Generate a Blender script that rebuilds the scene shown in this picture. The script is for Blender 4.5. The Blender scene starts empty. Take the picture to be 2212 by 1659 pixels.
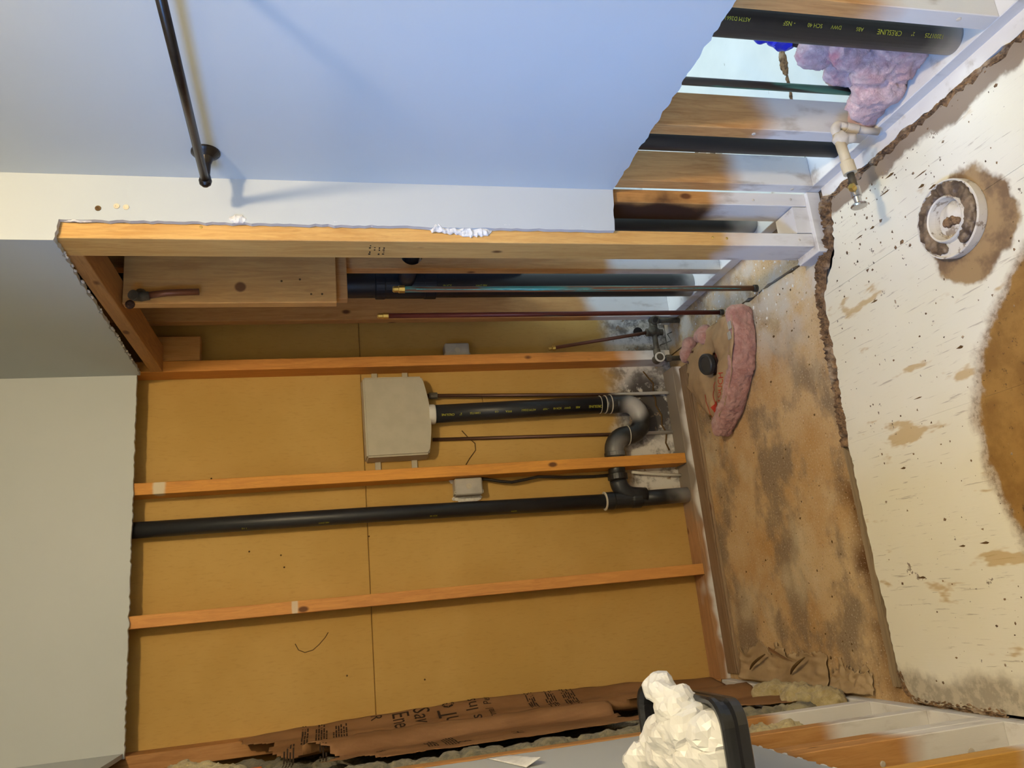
import bpy, bmesh, math, random
from mathutils import Vector, Matrix, noise
from mathutils.geometry import tessellate_polygon
random.seed(7)
S = bpy.context.scene
COL = S.collection
PI = math.pi
# ------------------------------------------------------------------ camera
YAW, PITCH, ROLL, FPX = 0.2813, 0.2352, -0.0320, 1685.9
fwd = Vector((math.sin(YAW)*math.cos(PITCH), math.cos(YAW)*math.cos(PITCH), -math.sin(PITCH)))
rt = Vector((math.cos(YAW), -math.sin(YAW), 0)); up = rt.cross(fwd)
r2 = math.cos(ROLL)*rt + math.sin(ROLL)*up
u2 = -math.sin(ROLL)*rt + math.cos(ROLL)*up
cam = bpy.data.cameras.new('camera'); co = bpy.data.objects.new('camera', cam); COL.objects.link(co)
cx, cy, cz = -u2, r2, -fwd            # the photograph was taken with the phone on its side
co.matrix_world = Matrix(((cx.x, cy.x, cz.x, -0.8482), (cx.y, cy.y, cz.y, -2.6595), (cx.z, cy.z, cz.z, 1.3403), (0, 0, 0, 1)))
cam.sensor_fit = 'HORIZONTAL'; cam.sensor_width = 36; cam.lens = FPX/2212*36; cam.clip_start = .02
S.camera = co
# ------------------------------------------------------------------ world, lights, exposure
w = bpy.data.worlds.new('world'); S.world = w; w.use_nodes = True
w.node_tree.nodes['Background'].inputs[0].default_value = (.55, .65, .8, 1)
w.node_tree.nodes['Background'].inputs[1].default_value = .02
S.view_settings.view_transform = 'Standard'; S.view_settings.look = 'None'
S.view_settings.gamma = 1; S.view_settings.use_curve_mapping = False
S.view_settings.exposure = 0.0
def lamp(name, kind, loc, energy, col, size=.1, rot=None, sy=None):
    l = bpy.data.lights.new(name, kind); o = bpy.data.objects.new(name, l); COL.objects.link(o)
    o.location = loc; l.energy = energy; l.color = col
    if kind == 'AREA':
        l.size = size
        if sy: l.shape = 'RECTANGLE'; l.size_y = sy
    else: l.shadow_soft_size = size
    if rot: o.rotation_euler = rot
    return o
lamp('bathroom_bulb_offscreen', 'POINT', (-.08, -2.60, 2.33), 100, (1, .79, .49), .06)
lamp('adjoining_room_lamp_offscreen', 'AREA', (1.0, -.75, 2.38), 40, (.78, .93, 1), .9)
# patch of sky outside the left hand window; it comes in through the real opening
sky_o = lamp('window_left_offscreen', 'AREA', (-2.20, -2.54, 2.26), 265, (.11, .38, 1), 1.3)
sky_o.rotation_euler = Vector((1.25, .62, -.85)).to_track_quat('-Z', 'Z').to_euler()

# ------------------------------------------------------------------ helpers: objects
def tag(o, label=None, cat=None, group=None, kind=None):
    if label: o['label'] = label
    if cat: o['category'] = cat
    if group: o['group'] = group
    if kind: o['kind'] = kind
    return o
def thing(name, loc=(0, 0, 0), label=None, cat=None, group=None, kind=None):
    o = bpy.data.objects.new(name, None); COL.objects.link(o); o.location = loc; o.empty_display_size = .05
    return tag(o, label, cat, group, kind)
def obj(name, me, mat, parent=None, smooth=False):
    if isinstance(me, bmesh.types.BMesh):
        m = bpy.data.meshes.new(name); me.normal_update(); me.to_mesh(m); me.free(); me = m
    if mat is not None:
        me.materials.clear()
        for x in (mat if isinstance(mat, (list, tuple)) else [mat]): me.materials.append(x)
    o = bpy.data.objects.new(name, me); COL.objects.link(o)
    if parent:
        o.parent = parent
        p = parent; t = Vector((0, 0, 0))
        while p: t += p.location; p = p.parent
        if parent.type == 'EMPTY': o.matrix_parent_inverse = Matrix.Translation(-t)
    if smooth: 
        for f in me.polygons: f.use_smooth = True
    return o
def box_bm(x0, x1, y0, y1, z0, z1, bev=.0015, bm=None):
    b = bmesh.new()
    vs = [b.verts.new((x, y, z)) for x in (x0, x1) for y in (y0, y1) for z in (z0, z1)]
    for f in ((0, 1, 3, 2), (4, 6, 7, 5), (0, 4, 5, 1), (2, 3, 7, 6), (0, 2, 6, 4), (1, 5, 7, 3)): b.faces.new([vs[i] for i in f])
    if bev: bmesh.ops.bevel(b, geom=b.edges[:], offset=bev, segments=1, affect='EDGES')
    bmesh.ops.recalc_face_normals(b, faces=b.faces)
    if bm is None: return b
    return merge(bm, b)
def merge(bm, b):
    m = bpy.data.meshes.new('t'); b.to_mesh(m); b.free(); bm.from_mesh(m); bpy.data.meshes.remove(m); return bm
def box(name, x0, x1, y0, y1, z0, z1, mat, parent=None, bev=.0015):
    return obj(name, box_bm(x0, x1, y0, y1, z0, z1, bev), mat, parent)
def prism(name, poly, axis, a0, a1, mat, parent=None):
    """poly: 2D outline; axis: extruded axis 0/1/2, other two axes in order"""
    b = bmesh.new()
    def P(p, a):
        c = [0, 0, 0]; o = [i for i in range(3) if i != axis]; c[o[0]] = p[0]; c[o[1]] = p[1]; c[axis] = a; return c
    A = [b.verts.new(P(p, a0)) for p in poly]; B = [b.verts.new(P(p, a1)) for p in poly]
    n = len(poly)
    for t in tessellate_polygon([[Vector((p[0], p[1], 0)) for p in poly]]):
        b.faces.new([A[i] for i in t]); b.faces.new([B[i] for i in t])
    for i in range(n): b.faces.new((A[i], B[i], B[(i+1) % n], A[(i+1) % n]))
    bmesh.ops.recalc_face_normals(b, faces=b.faces)
    return obj(name, b, mat, parent)
def wob(p0, p1, n, amp, seed=0, fr=9.0):
    """points from p0 up to (not including) p1 along a ragged line"""
    out = []
    d = Vector((p1[0]-p0[0], p1[1]-p0[1])); nr = Vector((-d.y, d.x)); nr.normalize()
    for i in range(n):
        t = i/n
        k = (noise.noise((t*fr*2+seed*7.3, seed, .5)) + .6*noise.noise((t*fr*6, seed*3.1, 1.5)))*amp if i else 0
        out.append((p0[0]+d.x*t+nr.x*k, p0[1]+d.y*t+nr.y*k))
    return out
def tube_bm(pts, r, n=16, caps=True, bm=None):
    """tube through points; r: number or list"""
    b = bmesh.new(); pts = [Vector(p) for p in pts]; rings = []
    prev = None
    for i, p in enumerate(pts):
        t = (pts[min(i+1, len(pts)-1)] - pts[max(i-1, 0)]).normalized()
        if prev is None:
            a = Vector((0, 0, 1)) if abs(t.z) < .9 else Vector((1, 0, 0))
            u = t.cross(a).normalized()
        else: u = (prev - t*prev.dot(t)).normalized()
        prev = u; v = t.cross(u)
        rr = r[i] if isinstance(r, (list, tuple)) else r
        rings.append([b.verts.new(p + (u*math.cos(2*PI*k/n) + v*math.sin(2*PI*k/n))*rr) for k in range(n)])
    for A, B in zip(rings, rings[1:]):
        for k in range(n): b.faces.new((A[k], A[(k+1) % n], B[(k+1) % n], B[k])).smooth = True
    if caps: b.faces.new(rings[0][::-1]); b.faces.new(rings[-1])
    bmesh.ops.recalc_face_normals(b, faces=b.faces)
    return b if bm is None else merge(bm, b)
def tube(name, pts, r, mat, parent=None, n=16, caps=True):
    return obj(name, tube_bm(pts, r, n, caps), mat, parent)
def arc(c, u, v, r, a0, a1, n=10):
    c, u, v = Vector(c), Vector(u), Vector(v)
    return [c + (u*math.cos(a0+(a1-a0)*i/n) + v*math.sin(a0+(a1-a0)*i/n))*r for i in range(n+1)]
def prof_bm(base, axis, prof, n=24, bm=None):
    """lathe: prof list of (radius, distance along axis)"""
    a = Vector(axis).normalized(); h = Vector((0, 0, 1)) if abs(a.z) < .9 else Vector((1, 0, 0))
    u = a.cross(h).normalized(); v = a.cross(u); base = Vector(base)
    b = bmesh.new(); rings = []
    for r, d in prof:
        rings.append([b.verts.new(base + a*d + (u*math.cos(2*PI*k/n)+v*math.sin(2*PI*k/n))*max(r, 1e-5)) for k in range(n)])
    for A, B in zip(rings, rings[1:]):
        for k in range(n): b.faces.new((A[k], A[(k+1) % n], B[(k+1) % n], B[k]))
    if prof[0][0] > 1e-4: b.faces.new(rings[0][::-1])
    if prof[-1][0] > 1e-4: b.faces.new(rings[-1])
    bmesh.ops.remove_doubles(b, verts=b.verts, dist=1e-5)
    bmesh.ops.recalc_face_normals(b, faces=b.faces)
    return b if bm is None else merge(bm, b)
def lathe(name, base, axis, prof, mat, parent=None, n=24): return obj(name, prof_bm(base, axis, prof, n), mat, parent)
def lump(name, balls, voxel, layers, mat, parent=None, smooth=True, floor=None):
    """one continuous surface grown over ellipsoids, roughened by noise. balls: (centre, radii); layers: (freq, amp, ridged)"""
    b = bmesh.new()
    for c, r in balls:
        if not isinstance(r, (tuple, list)): r = (r, r, r)
        bmesh.ops.create_icosphere(b, subdivisions=3, radius=1, matrix=Matrix.Translation(c) @ Matrix.Diagonal((*r, 1)))
    me = bpy.data.meshes.new('t'); b.to_mesh(me); b.free()
    o = bpy.data.objects.new('t', me); COL.objects.link(o)
    m = o.modifiers.new('r', 'REMESH'); m.mode = 'VOXEL'; m.voxel_size = voxel
    s = o.modifiers.new('s', 'SMOOTH'); s.factor = .5; s.iterations = 3
    me2 = bpy.data.meshes.new_from_object(o.evaluated_get(bpy.context.evaluated_depsgraph_get()))
    bpy.data.objects.remove(o); bpy.data.meshes.remove(me)
    ns = [v.normal.copy() for v in me2.vertices]
    for v, n in zip(me2.vertices, ns):
        k = 0
        for fr, amp, ridged in layers:
            q = noise.noise(v.co*fr + Vector((fr, 3.1, 7.7)))
            k += amp*((1-2*abs(q)) if ridged else q)
        v.co += n*k
        if floor is not None and v.co.z < floor: v.co.z = floor
    me2.update()
    return obj(name, me2, mat, parent, smooth)
def grid(name, f, nu, nv, mat, parent=None, keep=None, smooth=True, thick=0):
    b = bmesh.new(); V = [[b.verts.new(f(i/nu, j/nv)) for j in range(nv+1)] for i in range(nu+1)]
    for i in range(nu):
        for j in range(nv):
            if keep and not keep((i+.5)/nu, (j+.5)/nv): continue
            b.faces.new((V[i][j], V[i+1][j], V[i+1][j+1], V[i][j+1])).smooth = smooth
    bmesh.ops.delete(b, geom=[v for v in b.verts if not v.link_faces], context='VERTS')
    o = obj(name, b, mat, parent)
    if thick:
        m = o.modifiers.new('solid', 'SOLIDIFY'); m.thickness = thick; m.offset = 0
    return o
def bore(o, cutter):
    me = bpy.data.meshes.new('t'); cutter.to_mesh(me); cutter.free()
    c = bpy.data.objects.new('t', me); COL.objects.link(c)
    m = o.modifiers.new('bore', 'BOOLEAN'); m.operation = 'DIFFERENCE'; m.object = c
    new = bpy.data.meshes.new_from_object(o.evaluated_get(bpy.context.evaluated_depsgraph_get()))
    o.modifiers.remove(m); o.data = new; bpy.data.objects.remove(c); bpy.data.meshes.remove(me)
def text(name, s, size, f, mat, parent=None):
    """flat print: f(x, y) maps the text plane to a point on the surface"""
    cu = bpy.data.curves.new('t', 'FONT'); cu.body = s; cu.size = size; cu.resolution_u = 2
    o = bpy.data.objects.new('t', cu); COL.objects.link(o)
    me = bpy.data.meshes.new_from_object(o.evaluated_get(bpy.context.evaluated_depsgraph_get()))
    bpy.data.objects.remove(o); bpy.data.curves.remove(cu)
    for v in me.vertices: v.co = Vector(f(v.co.x, v.co.y))
    return obj(name, me, mat, parent)

# ------------------------------------------------------------------ helpers: materials
class N:
    def __init__(s, name):
        s.m = bpy.data.materials.new(name); s.m.use_nodes = True; s.t = s.m.node_tree; s.n = s.t.nodes
        s.b = s.n['Principled BSDF']; s.tc = s.n.new('ShaderNodeTexCoord')
    def link(s, a, b): s.t.links.new(a, b)
    def noise(s, scale, vec=(1, 1, 1), detail=4, rough=.55, dist=0, off=(0, 0, 0)):
        mp = s.n.new('ShaderNodeMapping'); mp.inputs['Scale'].default_value = vec; mp.inputs['Location'].default_value = off
        s.link(s.tc.outputs['Object'], mp.inputs[0])
        x = s.n.new('ShaderNodeTexNoise'); x.inputs['Scale'].default_value = scale; x.inputs['Detail'].default_value = detail
        x.inputs['Roughness'].default_value = rough; x.inputs['Distortion'].default_value = dist
        s.link(mp.outputs[0], x.inputs['Vector']); return x.outputs['Fac']
    def voro(s, scale, vec=(1, 1, 1), off=(0, 0, 0)):
        mp = s.n.new('ShaderNodeMapping'); mp.inputs['Scale'].default_value = vec; mp.inputs['Location'].default_value = off
        s.link(s.tc.outputs['Object'], mp.inputs[0])
        x = s.n.new('ShaderNodeTexVoronoi'); x.inputs['Scale'].default_value = scale
        s.link(mp.outputs[0], x.inputs['Vector']); return x.outputs['Distance']
    def ramp(s, fac, lo, hi, a=0.0, b=1.0):
        x = s.n.new('ShaderNodeMapRange'); x.inputs[1].default_value = lo; x.inputs[2].default_value = hi
        x.inputs[3].default_value = a; x.inputs[4].default_value = b
        x.interpolation_type = 'SMOOTHSTEP'; s.link(fac, x.inputs[0]); return x.outputs[0]
    def mix(s, fac, a, b):
        x = s.n.new('ShaderNodeMix'); x.data_type = 'RGBA'
        if isinstance(fac, (int, float)): x.inputs[0].default_value = fac
        else: s.link(fac, x.inputs[0])
        for v, i in ((a, 6), (b, 7)):
            if isinstance(v, (tuple, list)): x.inputs[i].default_value = (*v[:3], 1)
            else: s.link(v, x.inputs[i])
        return x.outputs[2]
    def math(s, op, a, b=0.0):
        x = s.n.new('ShaderNodeMath'); x.operation = op
        for v, i in ((a, 0), (b, 1)):
            if isinstance(v, (int, float)): x.inputs[i].default_value = v
            else: s.link(v, x.inputs[i])
        return x.outputs[0]
    def xyz(s):
        x = s.n.new('ShaderNodeSeparateXYZ'); s.link(s.tc.outputs['Object'], x.inputs[0]); return x.outputs
    def dist(s, p, sc=(1, 1, 1)):
        mp = s.n.new('ShaderNodeVectorMath'); mp.operation = 'SUBTRACT'; mp.inputs[1].default_value = p
        s.link(s.tc.outputs['Object'], mp.inputs[0])
        m2 = s.n.new('ShaderNodeVectorMath'); m2.operation = 'MULTIPLY'; m2.inputs[1].default_value = sc; s.link(mp.outputs[0], m2.inputs[0])
        l = s.n.new('ShaderNodeVectorMath'); l.operation = 'LENGTH'; s.link(m2.outputs[0], l.inputs[0]); return l.outputs['Value']
    def bump(s, h, strength=.3, d=.002):
        x = s.n.new('ShaderNodeBump'); x.inputs['Strength'].default_value = strength; x.inputs['Distance'].default_value = d
        s.link(h, x.inputs['Height']); s.link(x.outputs[0], s.b.inputs['Normal'])
    def out(s, col, rough=.7, metal=0, spec=.4):
        if isinstance(col, (tuple, list)): s.b.inputs['Base Color'].default_value = (*col[:3], 1)
        else: s.link(col, s.b.inputs['Base Color'])
        if isinstance(rough, (int, float)): s.b.inputs['Roughness'].default_value = rough
        else: s.link(rough, s.b.inputs['Roughness'])
        s.b.inputs['Metallic'].default_value = metal; s.b.inputs['Specular IOR Level'].default_value = spec
        return s.m
PRIMER = (.76, .73, .69)
def wood(name, axis='z', c1=(.50, .24, .075), c2=(.34, .145, .04), primer=None, soft=.05, pn=.12, off=0, edgecol=None, stain=None):
    s = N(name)
    st = {'x': (1.2, 14, 14), 'y': (14, 1.2, 14), 'z': (14, 14, 1.2)}[axis]
    g = s.noise(5, st, 5, .6, 1.2, (off, off*1.7, off*.3))
    g2 = s.noise(30, st, 3, .6, .3, (off, 0, off))
    col = s.mix(s.ramp(g, .30, .70), c1, c2)
    col = s.mix(s.math('MULTIPLY', s.ramp(g2, .5, .75), .35), col, tuple(v*.55 for v in c2))
    big = s.noise(2.2, (1, 1, 1), 2, .5, 0, (off*3, 1, 2))
    col = s.mix(s.ramp(big, .35, .7, 0, .35), col, tuple(min(1, v*1.25) for v in c1))
    kst = {'x': (.55, 1, 1), 'y': (1, .55, 1), 'z': (1, 1, .55)}[axis]
    k = s.voro(9, kst, (off*2.1, off, off*.7))
    col = s.mix(s.ramp(k, .11, .05), col, (.15, .055, .015))
    if stain:
        p, rad, c = stain
        d = s.dist(p, (1/rad[0], 1/rad[1], 1/rad[2])); d = s.math('ADD', d, s.math('MULTIPLY', s.noise(9), .9))
        col = s.mix(s.ramp(d, 1.55, 1.05), col, c)
    if primer is not None:
        z = s.xyz()[2]
        zz = s.math('ADD', z, s.math('MULTIPLY', s.math('SUBTRACT', s.noise(6, (1, 1, 1), 2, .5, 0, (off, off, 0)), .5), pn*2))
        m = s.ramp(zz, primer+soft, primer-soft)
        dirt = s.mix(s.ramp(s.noise(22, (1, 1, .4), 4), .52, .78), PRIMER, (.46, .40, .34))
        col = s.mix(m, col, dirt)
    s.bump(g2, .25, .001)
    return s.out(col, .62, 0, .3)
def plain(name, col, rough=.6, metal=0, spec=.4, var=.12, scale=20, bump=0):
    s = N(name); n = s.noise(scale, (1, 1, 1), 4)
    c = s.mix(s.ramp(n, .3, .7), tuple(v*(1-var) for v in col), tuple(min(1, v*(1+var)) for v in col))
    if bump: s.bump(s.noise(scale*4), bump, .001)
    return s.out(c, rough, metal, spec)
M = {}
def drywall_paint():
    s = N('painted drywall, pale blue grey'); n = s.noise(1.5, (1, 1, 1), 3)
    c = s.mix(s.ramp(n, .3, .7), (.47, .50, .50), (.50, .525, .525))
    s.bump(s.noise(260, (1, 1, 1), 2), .12, .0006)
    return s.out(c, .55, 0, .35)
M['paint'] = drywall_paint()
M['gyp'] = plain('gypsum core', (.72, .70, .66), .9, 0, .1, .1, 60, .3)
def kraft_wall(name, primed):
    s = N(name)
    base = s.mix(s.ramp(s.noise(2.5, (1, 1, 1), 4), .3, .7), (.47, .285, .078), (.53, .335, .105))
    base = s.mix(s.ramp(s.noise(160, (1, 1, .25), 3), .5, .8, 0, .3), base, (.33, .19, .055))
    base = s.mix(s.ramp(s.noise(300), .70, .76, 0, .6), base, (.14, .075, .025))
    if primed:
        x, y, z = s.xyz()
        zz = s.math('ADD', z, s.math('MULTIPLY', s.math('SUBTRACT', s.noise(5, (1, 1, 1), 3), .5), .20))
        m = s.ramp(zz, .275, .20)
        m = s.math('MULTIPLY', m, s.ramp(x, -.56, -.46))
        grey = s.mix(s.ramp(s.noise(14, (1, 1, 1), 5, .65), .44, .62), (.70, .67, .62), (.22, .20, .18))
        blot = s.ramp(s.dist((-.16, .089, .12), (6, 1, 7)), 1.0, .55)
        grey = s.mix(s.math('MULTIPLY', blot, s.ramp(s.noise(40, (1, 1, 1), 3), .70, .55)), grey, (.09, .08, .075))
        peel = s.ramp(s.noise(26, (1, 1, 1), 6, .7), .60, .64)
        grey = s.mix(peel, grey, (.30, .22, .14))
        base = s.mix(m, base, grey)
        # damp black mould low down in the corner behind the risers
        mo = s.math('MULTIPLY', s.ramp(s.math('ADD', z, s.math('MULTIPLY', s.noise(9), .2)), .40, .2), s.ramp(x, .04, .12))
        base = s.mix(s.math('MULTIPLY', mo, s.ramp(s.noise(18, (1, 1, 1), 5, .7), .4, .65)), base, (.10, .085, .08))
    return s.out(base, .8, 0, .2)
M['kraft'] = kraft_wall('brown paper back of drywall', False)
M['kraft_low'] = kraft_wall('brown paper back of drywall, primed at the foot', True)
def subfloor(name, prime):
    s = N(name)
    x, y, z = s.xyz()
    c = s.mix(s.ramp(s.noise(3.2, (1, 1, 1), 5, .6), .32, .68), (.48, .28, .11), (.60, .43, .235))
    c = s.mix(s.ramp(s.noise(4.2, (1, 1.3, 1), 5, .62, 0, (3, 1, 0)), .46, .62, 0, .8), c, (.21, .155, .105))
    c = s.mix(s.ramp(s.noise(2.1, (1, 1, 1), 4, .6, 0, (7, 5, 0)), .50, .66, 0, .7), c, (.64, .52, .34))
    # orange water stain along the front edge
    st = s.ramp(s.math('ADD', y, s.math('MULTIPLY', s.noise(7, (1, .6, 1), 4), .14)), -.70, -.80)
    st = s.math('MULTIPLY', st, s.ramp(s.noise(3, (1, 1, 1), 3, .5, 0, (1, 2, 3)), .38, .55))
    c = s.mix(s.math('MULTIPLY', st, s.ramp(x, -.5, -.7)), c, (.12, .055, .02))
    gr = s.noise(170, (1, 1, 1), 3, .7)
    c = s.mix(s.ramp(gr, .58, .68, 0, .75), c, (.66, .55, .42))
    c = s.mix(s.ramp(gr, .42, .30, 0, .65), c, (.12, .07, .035))
    if prime:
        f = s.ramp(s.noise(8, (1, 1, 1), 4, .6, 0, (0, 4, 0)), .40, .60)
        f = s.math('MULTIPLY', f, s.ramp(x, -.32, -.05) if prime == 1 else 1.0)
        f = s.math('MULTIPLY', f, s.ramp(y, -.22, -.42) if prime == 1 else .95)
        c = s.mix(s.math('MULTIPLY', f, .8), c, (.58, .54, .48))
    s.bump(gr, .6, .003)
    return s.out(c, .88, 0, .15)
M['sub'] = subfloor('stained particle board', 1)
M['sub2'] = subfloor('particle board dusted with primer', 2)
def floorpaint():
    s = N('white painted plywood')
    x, y, z = s.xyz()
    c = s.mix(s.ramp(s.noise(2.3, (1, 1, 1), 3), .3, .7), (.82, .77, .61), (.86, .82, .70))
    # grain checks opened through the paint, along Y
    g = s.noise(14, (11, .7, 1), 5, .62, .3)
    c = s.mix(s.ramp(g, .61, .70, 0, .55), c, (.34, .27, .2))
    g2 = s.noise(30, (12, .6, 1), 4, .6, .2, (2, 0, 0))
    c = s.mix(s.math('MULTIPLY', s.ramp(g2, .66, .72, 0, .7), s.ramp(s.noise(3, (1, 1, 1), 3), .4, .6)), c, (.34, .28, .22))
    # rust and glue stains
    n1 = s.noise(6, (2.2, .7, 1), 4, .6, 0, (3, 9, 0))
    c = s.mix(s.math('MULTIPLY', s.ramp(n1, .60, .66), .7), c, (.50, .32, .10))
    n2 = s.noise(11, (1, 1, 1), 5, .65, 0, (1, 1, 0))
    c = s.mix(s.math('MULTIPLY', s.ramp(n2, .665, .69), .85), c, (.19, .13, .085))
    n3 = s.noise(38, (1, 1, 1), 3, .6, 0, (5, 1, 0))
    c = s.mix(s.ramp(n3, .71, .74, 0, .9), c, (.13, .09, .06))
    # grime towards the right hand wall
    gm = s.math('ADD', x, s.math('MULTIPLY', s.noise(7, (1, 1, 1), 5), .12))
    c = s.mix(s.ramp(gm, .112, .124), c, (.27, .205, .15))
    gl = s.math('SUBTRACT', s.math('MULTIPLY', s.noise(8, (1, 1, 1), 5, .6), .12), x)
    c = s.mix(s.ramp(gl, 1.135, 1.175, 0, .8), c, s.mix(s.ramp(s.noise(40, (1, 1, 1), 4, .65), .4, .6), (.46, .40, .30), (.26, .21, .15)))
    # bare wood round the closet flange
    fl = s.dist((-.175, -1.425, .012), (1, 1, 0))
    fl = s.math('ADD', fl, s.math('MULTIPLY', s.noise(13, (1, 1, 1), 4), .09))
    c = s.mix(s.ramp(fl, .17, .155), c, s.mix(s.ramp(s.noise(20, (1, 1, 1), 4), .4, .6), (.36, .24, .12), (.20, .125, .07)))
    # bare, brown floor where the paint stops
    bd = s.dist((-.655, -1.735, .012), (1, 1, 0))
    bd = s.math('ADD', bd, s.math('MULTIPLY', s.math('SUBTRACT', s.noise(10, (1, 1, 1), 6, .65), .5), .10))
    brown = s.mix(s.ramp(s.noise(16, (1, 1, 1), 5, .65), .35, .65), (.34, .19, .055), (.24, .125, .035))
    brown = s.mix(s.ramp(s.noise(60, (1, 1, 1), 4, .7), .60, .70), brown, (.12, .065, .025))
    rim = s.mix(s.ramp(s.noise(70, (1, 1, 1), 4, .7), .45, .6), (.50, .41, .31), (.30, .22, .15))
    c = s.mix(s.ramp(bd, .445, .41), c, rim)
    c = s.mix(s.ramp(bd, .412, .40), c, brown)
    s.bump(g, .25, .0015)
    return s.out(c, .42, 0, .4)
M['floor'] = floorpaint()
M['mastic'] = None
def mastic():
    s = N('crumbling brown adhesive'); n = s.noise(60, (1, 1, 1), 5, .7)
    c = s.mix(s.ramp(n, .35, .65), (.08, .05, .032), (.28, .17, .09))
    c = s.mix(s.ramp(s.noise(14, (1, 1, 1), 4), .52, .66), c, (.38, .29, .20))
    s.bump(n, .8, .004); return s.out(c, .95, 0, .1)
M['mastic'] = mastic()
M['dark'] = plain('dark earth', (.03, .022, .016), .95, 0, .1)
def abs_pipe(name, base=(.012, .0125, .014), dust=None, wdir=None):
    s = N(name); c = s.mix(s.ramp(s.noise(6, (1, 1, .3), 4), .35, .7), base, tuple(v*2.0 for v in base))
    c = s.mix(s.ramp(s.noise(70, (1, 1, .15), 4, .7), .66, .75, 0, .35), c, (.10, .10, .10))
    if dust is not None:     # primer overspray near the foot
        z = s.math('ADD', s.xyz()[2], s.math('MULTIPLY', s.math('SUBTRACT', s.noise(7, (1, 1, 1), 3), .5), .16))
        c = s.mix(s.ramp(z, dust+.05, dust-.05, 0, .85), c, (.55, .54, .52))
    return s.out(c, .42, 0, .4)
M['abs'] = abs_pipe('black drain plastic')
M['abs_d'] = abs_pipe('black drain plastic, oversprayed foot', dust=.075)
M['abs_s'] = abs_pipe('black drain plastic, light overspray foot', dust=.10)
def trapmat():
    s = N('black drain plastic, dusted with white overspray'); c = s.mix(s.ramp(s.noise(20), .4, .7), (.014, .013, .012), (.035, .032, .028))
    f = s.ramp(s.dist((-.180, .012, .205), (15, 6, 15)), 1.0, .3)
    f2 = s.ramp(s.dist((-.335, .012, .290), (16, 8, 16)), 1.0, .2, 0, .4)
    c = s.mix(s.math('MULTIPLY', s.math('MAXIMUM', f, f2), s.ramp(s.noise(35, (1, 1, 1), 4), .15, .45, .45, .85)), c, (.50, .48, .45))
    return s.out(c, .4, 0, .5)
M['trap'] = trapmat()
M['ring'] = plain('pale solvent cement', (.55, .50, .40), .6)
M['yellow'] = plain('yellow print', (.42, .40, .03), .6)
M['ink'] = plain('black print', (.035, .022, .014), .9, 0, .1)
M['redink'] = plain('red print', (.42, .045, .025), .85, 0, .1)
def copper(name, base=(.23, .085, .04), green=.0, prime=None):
    s = N(name); c = s.mix(s.ramp(s.noise(12, (1, 1, .12), 4), .35, .65), base, tuple(v*.42 for v in base))
    if green: c = s.mix(s.ramp(s.noise(16, (1, 1, .10), 4, .6, .5), .62-green*.16, .66-green*.14), c, (.10, .33, .26))
    if prime is not None:
        z = s.xyz()[2]; c = s.mix(s.ramp(z, prime+.03, prime-.03), c, (.66, .64, .60))
    return s.out(c, .42, .35, .5)
M['cu'] = copper('tarnished copper'); M['cu_g'] = copper('copper with verdigris', (.26, .12, .06), .8)
M['cu_r'] = copper('reddish copper', (.22, .045, .03), .1); M['cu_gd'] = copper('dark green copper', (.10, .085, .065), .8)
M['cu_p'] = copper('copper, foot painted white', (.12, .055, .03), 0, .265)
M['cu_p2'] = copper('copper, foot painted white', (.12, .055, .03), 0, .185)
M['verd'] = plain('verdigris streak', (.09, .42, .36), .7, 0, .3, .3, 60)
M['brass'] = plain('brass', (.72, .50, .14), .3, .9, .5)
M['oldcu'] = plain('old dull brass fittings', (.10, .085, .06), .6, .35, .4, .4, 30)
M['chrome'] = plain('worn chrome', (.62, .60, .56), .25, .9, .5)
M['cpvc'] = plain('cream plastic pipe', (.62, .52, .34), .45, 0, .4, .08)
M['cpvc_p'] = plain('cream plastic pipe coated in primer', (.62, .55, .45), .65)
M['white'] = plain('white plastic', (.66, .63, .55), .5, 0, .4, .04)
M['beige'] = plain('beige moulded plastic', (.44, .395, .30), .55, 0, .35, .05)
M['grey'] = plain('grey box plastic', (.40, .37, .32), .6, 0, .3, .1)
M['bronze'] = plain('oil rubbed bronze', (.022, .017, .013), .32, .5, .5, .4, 30)
M['blackp'] = plain('black glossy plastic', (.012, .012, .014), .25, 0, .5)
def fluff(name, a, b, c=None, sc=26):
    s = N(name); n = s.noise(sc, (1, 1, 1), 6, .7, .6); col = s.mix(s.ramp(n, .33, .67), a, b)
    if c: col = s.mix(s.ramp(s.noise(9, (1, 1, 1), 4), .56, .70), col, c)
    s.bump(s.noise(110, (1, 1, 1), 5, .75, .8), .9, .006)
    m = s.out(col, .95, 0, .05)
    s.b.inputs['Sheen Weight'].default_value = .3
    return m
M['pink'] = fluff('pink fibreglass', (.62, .36, .36), (.76, .55, .53), (.60, .22, .24))
M['pink2'] = fluff('dusty pink fibreglass', (.42, .19, .15), (.60, .34, .28), (.36, .14, .11))
M['yel'] = fluff('yellow fibreglass', (.42, .31, .12), (.60, .49, .25), (.26, .20, .10))
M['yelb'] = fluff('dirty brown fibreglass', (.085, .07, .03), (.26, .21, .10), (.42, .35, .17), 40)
def kraftp(name, a, b):
    s = N(name); n = s.noise(6, (1, 1, .5), 5, .6); c = s.mix(s.ramp(n, .3, .7), a, b)
    s.bump(s.noise(16, (1, 1, .6), 5, .65), .6, .004)
    return s.out(c, .7, 0, .3)
M['paper'] = kraftp('kraft facing paper', (.20, .095, .035), (.30, .155, .065))
M['paper2'] = kraftp('light kraft facing paper', (.36, .235, .12), (.44, .30, .165))
M['paper3'] = kraftp('dirty torn building paper', (.34, .23, .12), (.48, .35, .20))
M['bag'] = plain('crumpled white plastic film', (.74, .73, .71), .35, 0, .5, .04)
M['orange'] = plain('orange plastic', (.62, .12, .02), .5)
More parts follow.
